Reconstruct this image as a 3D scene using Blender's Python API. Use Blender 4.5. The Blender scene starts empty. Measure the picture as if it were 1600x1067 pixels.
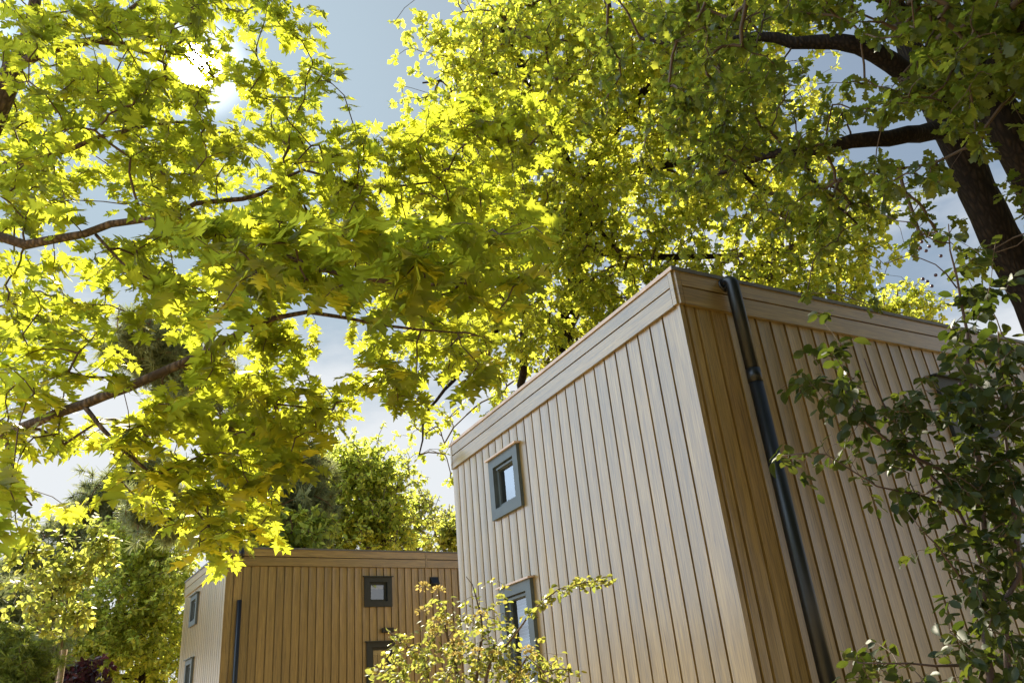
import bpy, math, random
import numpy as np
from mathutils import Vector
SC = bpy.context.scene
rng = np.random.default_rng(11)
R = math.radians

# ------------------------------------------------------------------ camera
CAM = np.array([0.0, 0.0, 1.6]); PITCH = 0.4431; ROLL = -0.0979; FPX = 1215.4
def cam_axes():
    f = np.array([0, math.cos(PITCH), math.sin(PITCH)]); u = np.array([0, -math.sin(PITCH), math.cos(PITCH)]); x = np.array([1.0, 0, 0])
    return math.cos(ROLL)*x + math.sin(ROLL)*u, -math.sin(ROLL)*x + math.cos(ROLL)*u, f
CX, CU, CF = cam_axes()
cd = bpy.data.cameras.new('camera'); cam = bpy.data.objects.new('camera', cd); SC.collection.objects.link(cam)
cd.sensor_width = 36; cd.lens = FPX*36/1600; cd.clip_end = 3000; cd.clip_start = 0.05
from mathutils import Matrix
cam.matrix_world = Matrix(((CX[0], CU[0], -CF[0], 0), (CX[1], CU[1], -CF[1], 0), (CX[2], CU[2], -CF[2], 1.6), (0, 0, 0, 1)))
SC.camera = cam
def ray(x, y):
    d = CF*FPX + CX*(x-800) - CU*(y-533.5)
    return d/np.linalg.norm(d)
def at(x, y, d):
    return CAM + ray(x, y)*d
def proj(P):
    d = np.asarray(P) - CAM; z = d@CF
    return 800 + FPX*(d@CX)/z, 533.5 - FPX*(d@CU)/z

# ------------------------------------------------------------------ light
SUN_AZ, SUN_EL = R(-26.6), R(43.6)
SUN_DIR = Vector((math.sin(SUN_AZ)*math.cos(SUN_EL), math.cos(SUN_AZ)*math.cos(SUN_EL), math.sin(SUN_EL)))
W = bpy.data.worlds.new('World'); SC.world = W; W.use_nodes = True
nt = W.node_tree; nt.nodes.clear(); N = nt.nodes.new; L = nt.links.new
sky = N('ShaderNodeTexSky'); sky.sky_type = 'NISHITA'; sky.sun_disc = False
sky.sun_elevation = SUN_EL; sky.sun_rotation = SUN_AZ; sky.dust_density = 1.6; sky.air_density = 1.0; sky.ozone_density = 1.2
tc = N('ShaderNodeTexCoord')
# thin white clouds, mostly low in the sky
mp = N('ShaderNodeMapping'); mp.inputs['Scale'].default_value = (1.0, 1.0, 2.6); mp.inputs['Location'].default_value = (0.35, 0.2, 0.1)
nz = N('ShaderNodeTexNoise'); nz.inputs['Scale'].default_value = 2.1; nz.inputs['Detail'].default_value = 9; nz.inputs['Roughness'].default_value = 0.55
L(tc.outputs['Generated'], mp.inputs['Vector']); L(mp.outputs['Vector'], nz.inputs['Vector'])
sep = N('ShaderNodeSeparateXYZ'); L(tc.outputs['Generated'], sep.inputs[0])
low = N('ShaderNodeMapRange'); low.inputs['From Min'].default_value = 0.22; low.inputs['From Max'].default_value = 0.62; low.inputs['To Min'].default_value = 0.27; low.inputs['To Max'].default_value = -0.14
L(sep.outputs['Z'], low.inputs['Value'])
ad = N('ShaderNodeMath'); ad.operation = 'ADD'; L(nz.outputs['Fac'], ad.inputs[0]); L(low.outputs[0], ad.inputs[1])
cr = N('ShaderNodeMapRange'); cr.interpolation_type = 'SMOOTHSTEP'; cr.inputs['From Min'].default_value = 0.50; cr.inputs['From Max'].default_value = 0.70; cr.inputs['To Max'].default_value = 0.75
L(ad.outputs[0], cr.inputs['Value'])
hsv = N('ShaderNodeHueSaturation'); hsv.inputs['Saturation'].default_value = 0.9; hsv.inputs['Value'].default_value = 1.0
# hazy air evens the sky out: soft shoulder on its brightness
kk = N('ShaderNodeVectorMath'); kk.operation = 'MULTIPLY_ADD'; L(sky.outputs[0], kk.inputs[0]); kk.inputs[1].default_value = (0.58, 0.43, 0.35); kk.inputs[2].default_value = (1, 1, 1)
dv = N('ShaderNodeVectorMath'); dv.operation = 'DIVIDE'; ks = N('ShaderNodeVectorMath'); ks.operation = 'SCALE'; ks.inputs['Scale'].default_value = 1.4; L(sky.outputs[0], ks.inputs[0]); L(ks.outputs[0], dv.inputs[0]); L(kk.outputs[0], dv.inputs[1])
L(dv.outputs[0], hsv.inputs['Color'])
mx = N('ShaderNodeMix'); mx.data_type = 'RGBA'; L(cr.outputs[0], mx.inputs['Factor']); L(hsv.outputs[0], mx.inputs['A']); mx.inputs['B'].default_value = (4.5, 4.55, 4.6, 1)
# unseen bright cloud bank, added to the left to light the side walls
cb = N('ShaderNodeVectorMath'); cb.operation = 'DOT_PRODUCT'; L(tc.outputs['Generated'], cb.inputs[0]); CA, CE = R(-98), R(28)
cb.inputs[1].default_value = (math.sin(CA)*math.cos(CE), math.cos(CA)*math.cos(CE), math.sin(CE))
cn = N('ShaderNodeMath'); cn.operation = 'MULTIPLY_ADD'; L(nz.outputs['Fac'], cn.inputs[0]); cn.inputs[1].default_value = 0.7; L(cb.outputs['Value'], cn.inputs[2])
cm = N('ShaderNodeMapRange'); cm.interpolation_type = 'SMOOTHSTEP'; cm.inputs['From Min'].default_value = 1.02; cm.inputs['From Max'].default_value = 1.16; L(cn.outputs[0], cm.inputs['Value'])
m2 = N('ShaderNodeMix'); m2.data_type = 'RGBA'; L(cm.outputs[0], m2.inputs['Factor']); L(mx.outputs['Result'], m2.inputs['A']); m2.inputs['B'].default_value = (8.6, 11.0, 13.8, 1)
# the sun's own small disc and its aureole, at the lamp's direction
dt = N('ShaderNodeVectorMath'); dt.operation = 'DOT_PRODUCT'; L(tc.outputs['Generated'], dt.inputs[0]); dt.inputs[1].default_value = SUN_DIR
dm = N('ShaderNodeMapRange'); dm.inputs['From Min'].default_value = math.cos(R(1.5)); dm.inputs['From Max'].default_value = math.cos(R(0.5)); dm.inputs['To Max'].default_value = 1
L(dt.outputs['Value'], dm.inputs['Value'])
dp = N('ShaderNodeMath'); dp.operation = 'MULTIPLY'; L(dm.outputs[0], dp.inputs[0]); dp.inputs[1].default_value = 300
ax = N('ShaderNodeMix'); ax.data_type = 'RGBA'; ax.blend_type = 'ADD'; ax.inputs['Factor'].default_value = 1
L(m2.outputs['Result'], ax.inputs['A']); L(dp.outputs[0], ax.inputs['B'])
gm = N('ShaderNodeMapRange'); gm.interpolation_type = 'SMOOTHERSTEP'; gm.inputs['From Min'].default_value = math.cos(R(4)); gm.inputs['From Max'].default_value = 1.0; gm.inputs['To Max'].default_value = 3.5
L(dt.outputs['Value'], gm.inputs['Value']); ax2 = N('ShaderNodeMix'); ax2.data_type = 'RGBA'; ax2.blend_type = 'ADD'; ax2.inputs['Factor'].default_value = 1
L(ax.outputs['Result'], ax2.inputs['A']); L(gm.outputs[0], ax2.inputs['B'])
bg = N('ShaderNodeBackground'); bg.inputs['Strength'].default_value = 0.075
L(ax2.outputs['Result'], bg.inputs['Color']); wo = N('ShaderNodeOutputWorld'); L(bg.outputs[0], wo.inputs[0])
ld = bpy.data.lights.new('sun', 'SUN'); ld.energy = 5.0; ld.angle = R(0.5); ld.color = (1.0, 0.91, 0.71)
lo = bpy.data.objects.new('sun', ld); SC.collection.objects.link(lo); lo.rotation_euler = SUN_DIR.to_track_quat('Z', 'Y').to_euler(); lo.location = SUN_DIR*60
SC.view_settings.view_transform = 'Standard'; SC.view_settings.look = 'None'; SC.view_settings.gamma = 1
SC.view_settings.exposure = 1.52
SC.cycles.max_bounces = 8; SC.cycles.transmission_bounces = 6; SC.cycles.diffuse_bounces = 5; SC.cycles.transparent_max_bounces = 8
SC.cycles.sample_clamp_indirect = 6; SC.cycles.use_denoising = True

# ------------------------------------------------------------------ materials
def newmat(name):
    m = bpy.data.materials.new(name); m.use_nodes = True
    t = m.node_tree; p = t.nodes['Principled BSDF']
    return m, t, p
def ramp(t, fac, stops):
    r = t.nodes.new('ShaderNodeValToRGB'); e = r.color_ramp.elements
    while len(e) < len(stops): e.new(0.5)
    for k, (pos, c) in enumerate(stops): e[k].position = pos; e[k].color = (*c, 1)
    t.links.new(fac, r.inputs[0]); return r.outputs[0]
def wood(name, axis):
    m, t, p = newmat(name); n = t.nodes.new; l = t.links.new
    tc = n('ShaderNodeTexCoord'); mp = n('ShaderNodeMapping'); s = [38, 38, 38]; s[axis] = 1.3
    if axis < 0: s = [1.3, 1.3, 38]
    mp.inputs['Scale'].default_value = s; l(tc.outputs['Object'], mp.inputs['Vector'])
    at_ = n('ShaderNodeAttribute'); at_.attribute_name = 'tint'
    off = n('ShaderNodeVectorMath'); off.operation = 'ADD'; sc = n('ShaderNodeVectorMath'); sc.operation = 'SCALE'; sc.inputs['Scale'].default_value = 40
    l(at_.outputs['Color'], sc.inputs[0]); l(mp.outputs[0], off.inputs[0]); l(sc.outputs[0], off.inputs[1])
    nz = n('ShaderNodeTexNoise'); nz.inputs['Scale'].default_value = 1.6; nz.inputs['Detail'].default_value = 7; nz.inputs['Roughness'].default_value = 0.65; nz.inputs['Distortion'].default_value = 0.6
    l(off.outputs[0], nz.inputs['Vector'])
    col = ramp(t, nz.outputs['Fac'], [(0.27, (0.072, 0.039, 0.008)), (0.5, (0.215, 0.137, 0.034)), (0.78, (0.38, 0.265, 0.088))])
    big = n('ShaderNodeTexNoise'); big.inputs['Scale'].default_value = 1.0; big.inputs['Detail'].default_value = 5
    mq = n('ShaderNodeMapping'); mq.inputs['Scale'].default_value = (9, 9, 0.55) if axis > 0 else (0.5, 0.5, 9); l(tc.outputs['Object'], mq.inputs[0]); l(mq.outputs[0], big.inputs['Vector'])
    ma = n('ShaderNodeMath'); ma.operation = 'MULTIPLY_ADD'; l(at_.outputs['Fac'], ma.inputs[0]); ma.inputs[1].default_value = 0.26; ma.inputs[2].default_value = 0.48
    mb = n('ShaderNodeMath'); mb.operation = 'MULTIPLY_ADD'; l(big.outputs['Fac'], mb.inputs[0]); mb.inputs[1].default_value = 0.8; l(ma.outputs[0], mb.inputs[2])
    h = n('ShaderNodeHueSaturation'); h.inputs['Saturation'].default_value = 1.0; l(mb.outputs[0], h.inputs['Value']); l(col, h.inputs['Color']); l(h.outputs[0], p.inputs['Base Color'])
    p.inputs['Roughness'].default_value = 0.42; p.inputs['Specular IOR Level'].default_value = 0.6; p.inputs['Coat Weight'].default_value = 1.0; p.inputs['Coat Roughness'].default_value = 0.3; p.inputs['Coat IOR'].default_value = 1.65
    b = n('ShaderNodeBump'); b.inputs['Strength'].default_value = 0.25; b.inputs['Distance'].default_value = 0.003; l(nz.outputs['Fac'], b.inputs['Height']); l(b.outputs[0], p.inputs['Normal'])
    return m
def plain(name, c, rough=0.5, metal=0.0, var=0.25, scale=9.0, bump=0.0, spec=0.5):
    m, t, p = newmat(name); n = t.nodes.new; l = t.links.new
    tc = n('ShaderNodeTexCoord'); nz = n('ShaderNodeTexNoise'); nz.inputs['Scale'].default_value = scale; nz.inputs['Detail'].default_value = 6
    l(tc.outputs['Object'], nz.inputs['Vector'])
    col = ramp(t, nz.outputs['Fac'], [(0.3, tuple(v*(1-var) for v in c)), (0.7, tuple(min(1, v*(1+var)) for v in c))])
    l(col, p.inputs['Base Color']); p.inputs['Roughness'].default_value = rough; p.inputs['Metallic'].default_value = metal; p.inputs['Specular IOR Level'].default_value = spec
    if bump:
        b = n('ShaderNodeBump'); b.inputs['Strength'].default_value = 0.9; b.inputs['Distance'].default_value = bump; l(nz.outputs['Fac'], b.inputs['Height']); l(b.outputs[0], p.inputs['Normal'])
    return m
def bark(name, c1, c2, sc=14):
    m, t, p = newmat(name); n = t.nodes.new; l = t.links.new
    tc = n('ShaderNodeTexCoord'); mp = n('ShaderNodeMapping'); mp.inputs['Scale'].default_value = (1, 1, 0.16); l(tc.outputs['Object'], mp.inputs[0])
    v = n('ShaderNodeTexVoronoi'); v.feature = 'DISTANCE_TO_EDGE'; v.inputs['Scale'].default_value = sc; l(mp.outputs[0], v.inputs['Vector'])
    nz = n('ShaderNodeTexNoise'); nz.inputs['Scale'].default_value = sc*1.5; nz.inputs['Detail'].default_value = 6; l(mp.outputs[0], nz.inputs['Vector'])
    a = n('ShaderNodeMath'); a.operation = 'MULTIPLY'; l(v.outputs['Distance'], a.inputs[0]); l(nz.outputs['Fac'], a.inputs[1])
    l(ramp(t, a.outputs[0], [(0.0, c1), (0.25, c2)]), p.inputs['Base Color']); p.inputs['Roughness'].default_value = 0.85; p.inputs['Specular IOR Level'].default_value = 0.25
    b = n('ShaderNodeBump'); b.inputs['Strength'].default_value = 1; b.inputs['Distance'].default_value = 0.03; l(a.outputs[0], b.inputs['Height']); l(b.outputs[0], p.inputs['Normal'])
    return m
def leafmat(name, refl, trans, tw=0.5, rough=0.42, spec=0.45, hue=0.035, veins=False):
    """thin leaf: reflects refl, lets trans through; 'tint' makes leaves differ"""
    m, t, p = newmat(name); n = t.nodes.new; l = t.links.new
    at_ = n('ShaderNodeAttribute'); at_.attribute_name = 'tint'
    def vary(c):
        h = n('ShaderNodeHueSaturation'); h.inputs['Color'].default_value = (*c, 1)
        a = n('ShaderNodeMath'); a.operation = 'MULTIPLY_ADD'; l(at_.outputs['Fac'], a.inputs[0]); a.inputs[1].default_value = -hue*1.15; a.inputs[2].default_value = 0.5+hue
        b = n('ShaderNodeMath'); b.operation = 'MULTIPLY_ADD'; l(at_.outputs['Fac'], b.inputs[0]); b.inputs[1].default_value = 0.55; b.inputs[2].default_value = 0.72
        l(a.outputs[0], h.inputs['Hue']); l(b.outputs[0], h.inputs['Value']); return h.outputs[0]
    l(vary(refl), p.inputs['Base Color']); p.inputs['Roughness'].default_value = rough; p.inputs['Specular IOR Level'].default_value = spec
    tr = n('ShaderNodeBsdfTranslucent'); l(vary(trans), tr.inputs['Color'])
    ms = n('ShaderNodeMixShader'); ms.inputs[0].default_value = tw; l(p.outputs[0], ms.inputs[1]); l(tr.outputs[0], ms.inputs[2])
    l(ms.outputs[0], t.nodes['Material Output'].inputs['Surface'])
    return m
def glassmat():
    m, t, p = newmat('window_glass'); n = t.nodes.new; l = t.links.new
    tr = n('ShaderNodeBsdfTransparent'); tr.inputs[0].default_value = (0.75, 0.8, 0.8, 1); gl = n('ShaderNodeBsdfGlossy'); gl.inputs['Roughness'].default_value = 0.02; gl.inputs['Color'].default_value = (0.95, 0.97, 1, 1)
    lw = n('ShaderNodeFresnel'); lw.inputs['IOR'].default_value = 1.75
    ml = n('ShaderNodeMath'); ml.operation = 'MULTIPLY_ADD'; l(lw.outputs[0], ml.inputs[0]); ml.inputs[1].default_value = 1.3; ml.inputs[2].default_value = 0.10; ml.use_clamp = True
    tcg = n('ShaderNodeTexCoord'); ng = n('ShaderNodeTexNoise'); ng.inputs['Scale'].default_value = 2; l(tcg.outputs['Object'], ng.inputs[0])
    b = n('ShaderNodeBump'); b.inputs['Strength'].default_value = 0.02; l(ng.outputs['Fac'], b.inputs['Height']); l(b.outputs[0], gl.inputs['Normal'])
    ms = n('ShaderNodeMixShader'); l(ml.outputs[0], ms.inputs[0]); l(tr.outputs[0], ms.inputs[1]); l(gl.outputs[0], ms.inputs[2]); l(ms.outputs[0], t.nodes['Material Output'].inputs['Surface'])
    return m
M_WOODV = wood('wood_cladding', 2); M_WOODH = wood('wood_fascia', -1)
M_DARK = plain('anthracite_frame', (0.012, 0.017, 0.019), 0.5, 0, 0.15, 5)
M_FRAMEG = plain('grey_frame', (0.07, 0.09, 0.095), 0.45, 0, 0.12, 5)
M_PIPE = plain('black_pipe', (0.005, 0.006, 0.007), 0.36, 0, 0.3, 6)
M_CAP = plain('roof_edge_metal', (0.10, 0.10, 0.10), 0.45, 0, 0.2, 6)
M_CAPSUN = plain('roof_edge_sunlit', (0.55, 0.42, 0.34), 0.45, 0, 0.15, 6)  # sun on the side trim and drip caps put into a paler colour
M_SLAT = plain('blind_slat', (0.25, 0.24, 0.21), 0.5)
M_BLIND = plain('blind_fabric', (0.55, 0.5, 0.4), 0.7)
M_ROOM = plain('room_plaster', (0.10, 0.09, 0.08), 0.9)
M_GLASS = glassmat()
M_BARK_OAK = bark('oak_bark', (0.010, 0.006, 0.004), (0.045, 0.029, 0.017), 24)
M_BARK_RED = bark('red_oak_bark', (0.05, 0.035, 0.025), (0.20, 0.14, 0.10), 30)
M_BARK_PINE = bark('pine_bark', (0.12, 0.05, 0.025), (0.42, 0.22, 0.13), 8)
M_BARK_BIRCH = bark('birch_bark', (0.08, 0.07, 0.06), (0.5, 0.47, 0.42), 9)
M_TWIG = plain('twig_bark', (0.09, 0.06, 0.04), 0.8)
M_POST = plain('weathered_post', (0.32, 0.22, 0.13), 0.8, 0, 0.3, 20)
M_REDOAK = leafmat('red_oak_leaf', (0.045, 0.068, 0.011), (0.62, 0.62, 0.04), 0.58, 0.42, 0.45, 0.022)
M_OAK = leafmat('oak_leaf', (0.12, 0.15, 0.025), (0.76, 0.72, 0.075), 0.57)
M_OAKSHADE = leafmat('shaded_oak_leaf', (0.05, 0.07, 0.012), (0.40, 0.41, 0.04), 0.5)  # right oak's shade put into a darker copy of the leaf colour
M_BROAD = leafmat('broadleaf_leaf', (0.14, 0.17, 0.05), (0.80, 0.80, 0.12), 0.6)
M_YOUNG = leafmat('young_leaf', (0.14, 0.16, 0.04), (0.62, 0.60, 0.10), 0.5)
M_BIRCH = leafmat('birch_leaf', (0.13, 0.14, 0.05), (0.60, 0.58, 0.14), 0.5)
M_PINE = leafmat('pine_needle', (0.13, 0.16, 0.075), (0.42, 0.44, 0.16), 0.35, 0.5, 0.4, 0.02)
M_SERV = leafmat('serviceberry_leaf', (0.020, 0.032, 0.008), (0.10, 0.12, 0.012), 0.4, 0.5, 0.35)  # leaf colour darkened in place of shade falling on the shrub
M_SPIR = leafmat('garden_shrub_leaf', (0.07, 0.085, 0.022), (0.46, 0.42, 0.08), 0.5, 0.4, 0.5, 0.05)
M_FLOWER = leafmat('faded_flower', (0.38, 0.28, 0.11), (0.50, 0.38, 0.12), 0.5, 0.7, 0.2, 0.03)
M_PURPLE = leafmat('purple_leaf', (0.03, 0.01, 0.015), (0.09, 0.02, 0.03), 0.4, 0.4, 0.4, 0.03)
M_THUJA = leafmat('thuja_leaf', (0.11, 0.14, 0.03), (0.38, 0.42, 0.05), 0.35, 0.6, 0.3)

# ------------------------------------------------------------------ mesh helpers
def link_mesh(name, me, mat, parent=None):
    o = bpy.data.objects.new(name, me); SC.collection.objects.link(o)
    if mat: me.materials.append(mat)
    if parent: o.parent = parent
    return o
def thing(name, label, cat, loc=(0, 0, 0), rz=0, group=None):
    o = bpy.data.objects.new(name, None); SC.collection.objects.link(o); o.location = loc; o.rotation_euler = (0, 0, rz)
    o.empty_display_size = 0.3; o['label'] = label; o['category'] = cat
    if group: o['group'] = group
    return o
def raw_mesh(name, V, loops, starts, tint=None, smooth=False):
    me = bpy.data.meshes.new(name); V = np.ascontiguousarray(V, dtype=np.float32)
    me.vertices.add(len(V)); me.vertices.foreach_set('co', V.ravel())
    me.loops.add(len(loops)); me.loops.foreach_set('vertex_index', np.asarray(loops, dtype=np.int32))
    me.polygons.add(len(starts)); me.polygons.foreach_set('loop_start', np.asarray(starts, dtype=np.int32))
    me.update(calc_edges=True)
    if smooth: me.polygons.foreach_set('use_smooth', np.ones(len(starts), dtype=bool))
    if tint is not None:
        a = me.attributes.new('tint', 'FLOAT', 'POINT'); a.data.foreach_set('value', np.asarray(tint, dtype=np.float32))
    return me
class MB:
    """collects faces for one mesh"""
    def __init__(s): s.v = []; s.f = []; s.t = []
    def face(s, pts, tint=0.5):
        b = len(s.v); s.v += [tuple(p) for p in pts]; s.t += [tint]*len(pts); s.f.append(list(range(b, b+len(pts))))
    def box(s, x0, y0, z0, x1, y1, z1, tint=0.5):
        b = len(s.v); s.v += [(x0, y0, z0), (x1, y0, z0), (x1, y1, z0), (x0, y1, z0), (x0, y0, z1), (x1, y0, z1), (x1, y1, z1), (x0, y1, z1)]; s.t += [tint]*8
        for f in ((0, 3, 2, 1), (4, 5, 6, 7), (0, 1, 5, 4), (1, 2, 6, 5), (2, 3, 7, 6), (3, 0, 4, 7)): s.f.append([b+i for i in f])
    def tube(s, pts, rad, n=8, cap=True, tint=0.5):
        P = [Vector(p) for p in pts]; b = len(s.v); up = Vector((0, 0, 1)); last = None
        for i, p in enumerate(P):
            d = (P[min(i+1, len(P)-1)] - P[max(i-1, 0)]).normalized()
            x = (last - d*last.dot(d)) if last is not None else (d.cross(up) if abs(d.z) < 0.95 else d.cross(Vector((0, 1, 0))))
            x.normalize(); last = x; y = d.cross(x); r = rad[i] if hasattr(rad, '__len__') else rad
            for k in range(n):
                a = 2*math.pi*k/n; s.v.append(tuple(p + x*(math.cos(a)*r) + y*(math.sin(a)*r))); s.t.append(tint)
        for i in range(len(P)-1):
            for k in range(n):
                k2 = (k+1) % n; s.f.append([b+i*n+k, b+i*n+k2, b+(i+1)*n+k2, b+(i+1)*n+k])
        if cap: s.f.append([b+k for k in range(n)][::-1]); s.f.append([b+(len(P)-1)*n+k for k in range(n)])
    def build(s, name, mat, parent=None, smooth=False, bevel=0):
        me = bpy.data.meshes.new(name); me.from_pydata(s.v, [], s.f); me.update()
        a = me.attributes.new('tint', 'FLOAT', 'POINT'); a.data.foreach_set('value', np.array(s.t, dtype=np.float32))
        if smooth:
            for p in me.polygons: p.use_smooth = len(p.vertices) <= 4
        o = link_mesh(name, me, mat, parent)
        if bevel:
            m = o.modifiers.new('bevel', 'BEVEL'); m.width = bevel; m.segments = 2; m.limit_method = 'ANGLE'
        return o

# ------------------------------------------------------------------ ground
g = MB(); n_ = 60; S_ = 900
gx = np.concatenate([np.linspace(-S_, -40, 6), np.linspace(-36, 36, 37), np.linspace(40, S_, 6)])
base = 0
V = []; 
for j in gx:
    for i in gx:
        h = 0.05*math.sin(i*0.3)*math.cos(j*0.23) if max(abs(i), abs(j)) < 37 else 0
        V.append((i, j, h-0.05))
n_ = len(gx); F = [[j*n_+i, j*n_+i+1, (j+1)*n_+i+1, (j+1)*n_+i] for j in range(n_-1) for i in range(n_-1)]
me = bpy.data.meshes.new('ground'); me.from_pydata(V, [], F); me.update()
mg, t, p = newmat('ground_gravel_grass'); n = t.nodes.new; l = t.links.new
tcg = n('ShaderNodeTexCoord'); n1 = n('ShaderNodeTexNoise'); n1.inputs['Scale'].default_value = 0.25; n1.inputs['Detail'].default_value = 5; l(tcg.outputs['Object'], n1.inputs[0])
n2 = n('ShaderNodeTexNoise'); n2.inputs['Scale'].default_value = 30; n2.inputs['Detail'].default_value = 5; l(tcg.outputs['Object'], n2.inputs[0])
c1_ = ramp(t, n2.outputs['Fac'], [(0.3, (0.28, 0.18, 0.07)), (0.7, (0.52, 0.36, 0.17))]); c2_ = ramp(t, n2.outputs['Fac'], [(0.3, (0.05, 0.08, 0.02)), (0.7, (0.12, 0.16, 0.04))])
mm = n('ShaderNodeMix'); mm.data_type = 'RGBA'; fr = n('ShaderNodeMapRange'); fr.inputs['From Min'].default_value = 0.52; fr.inputs['From Max'].default_value = 0.6; l(n1.outputs['Fac'], fr.inputs[0]); l(fr.outputs[0], mm.inputs['Factor'])
l(c1_, mm.inputs['A']); l(c2_, mm.inputs['B']); l(mm.outputs['Result'], p.inputs['Base Color']); p.inputs['Roughness'].default_value = 0.95
go = link_mesh('ground', me, mg); go['kind'] = 'structure'

# ------------------------------------------------------------------ houses
def board_points(grooves, L_, gw=0.030, gd=0.036):
    """profile of the cladding: list of (s, depth, board index)"""
    pts = [(0.0, 0.0)]
    for g_ in grooves:
        if g_-gw < 0.01 or g_+gw > L_-0.01: continue
        pts += [(g_-gw*0.42, 0.0), (g_-gw*0.34, -gd), (g_+gw*0.34, -gd), (g_+gw*0.42, 0.0)]
    pts.append((L_, 0.0)); out = []                     # boards are very slightly hollow between their edges
    for (a, da), (b, db) in zip(pts[:-1], pts[1:]):
        out.append((a, da))
        if da == 0 and db == 0 and b-a > 0.1:
            for u in (0.06, 0.16, 0.33, 0.5, 0.67, 0.84, 0.94): out.append((a+(b-a)*u, -0.0045*math.sin(math.pi*u)))
    out.append(pts[-1]); return out
def cladding(name, grooves, L_, z0, z1, openings, tf, parent, seed=0, gw=0.035):
    """vertical boards along s with real grooves; openings = (s0, s1, za, zb) cut out"""
    mb = MB(); rr = random.Random(seed); pts = board_points(grooves, L_, gw)
    cuts = sorted({c for o in openings for c in (o[0], o[1])}); full = []
    for (a, da), (b, db) in zip(pts[:-1], pts[1:]):
        xs = [a]+[c for c in cuts if a+1e-5 < c < b-1e-5]+[b]
        for u, v in zip(xs[:-1], xs[1:]):
            full.append((u, da+(db-da)*(u-a)/(b-a), v, da+(db-da)*(v-a)/(b-a)))
    tint = {}
    for u, du, v, dv in full:
        mid = (u+v)/2; bi = sum(1 for g_ in grooves if g_ < mid)
        if bi not in tint: tint[bi] = rr.random()
        zs = [(z0, z1)]
        for s0, s1, za, zb in openings:
            if s0 < mid < s1:
                zs = [w for q in zs for w in ((q[0], min(q[1], za)), (max(q[0], zb), q[1])) if w[1]-w[0] > 1e-4]
        for a, b in zs:
            mb.face([tf(u, du, a), tf(v, dv, a), tf(v, dv, b), tf(u, du, b)], tint[bi])
    return mb.build(name, M_WOODV, parent)
def fascia(tf, L_, H, parent, joints=(), seed=0, bd=0.44, name='fascia'):
    """two horizontal boards under the roof edge, with a groove between them and end posts"""
    mb = MB(); rr = random.Random(seed)
    def slab(s0, s1, za, zb, d, tint):
        P = lambda s, dd, z: tf(s, dd, z)
        q = [P(s0, 0.001, za), P(s1, 0.001, za), P(s1, 0.001, zb), P(s0, 0.001, zb), P(s0+0.003, d, za+0.004), P(s1-0.003, d, za+0.004), P(s1-0.003, d, zb-0.004), P(s0+0.003, d, zb-0.004)]
        for f in ((4, 5, 6, 7), (0, 1, 5, 4), (1, 2, 6, 5), (2, 3, 7, 6), (3, 0, 4, 7)): mb.face([q[i] for i in f], tint)
    segs = [0.07]+list(joints)+[L_-0.07]
    slab(0.0, 0.066, H-bd, H, 0.032, rr.random()); slab(L_-0.066, L_, H-bd, H, 0.032, rr.random())
    for j in joints: slab(j-0.025, j+0.025, H-bd, H, 0.034, rr.random())
    for a, b in zip(segs[:-1], segs[1:]):
        a2 = a+(0.027 if a in joints else 0); b2 = b-(0.027 if b in joints else 0)
        slab(a2, b2, H-bd, H-bd+0.225, 0.028, rr.random()); slab(a2, b2, H-bd+0.24, H, 0.026, rr.random())
        slab(a2, b2, H-bd-0.012, H-bd-0.002, 0.038, rr.random())
    return mb.build(name, M_WOODH, parent)
def frame_box(mb, tf, s0, s1, z0, z1, w, d0, d1):
    """four bars of a frame, width w, from depth d0 (back) to d1 (front); mitred"""
    for (a, b, c, d) in (((s0, z0), (s1, z0), (s1-w, z0+w), (s0+w, z0+w)), ((s1, z0), (s1, z1), (s1-w, z1-w), (s1-w, z0+w)),
                         ((s1, z1), (s0, z1), (s0+w, z1-w), (s1-w, z1-w)), ((s0, z1), (s0, z0), (s0+w, z0+w), (s0+w, z1-w))):
        F_ = [tf(q[0], d1, q[1]) for q in (a, b, c, d)]; B_ = [tf(q[0], d0, q[1]) for q in (a, b, c, d)]
        mb.face(F_); mb.face([F_[0], B_[0], B_[1], F_[1]]); mb.face([F_[2], B_[2], B_[3], F_[3]])
def tfbox(mb, tf, s0, s1, z0, z1, d0, d1, slope=0.0):
    q = [tf(s0, d0, z0), tf(s1, d0, z0), tf(s1, d0, z1), tf(s0, d0, z1), tf(s0, d1, z0-slope), tf(s1, d1, z0-slope), tf(s1, d1, z1-slope), tf(s0, d1, z1-slope)]
    for f in ((4, 5, 6, 7), (0, 1, 5, 4), (1, 2, 6, 5), (2, 3, 7, 6), (3, 0, 4, 7), (3, 2, 1, 0)): mb.face([q[i] for i in f])
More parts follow.
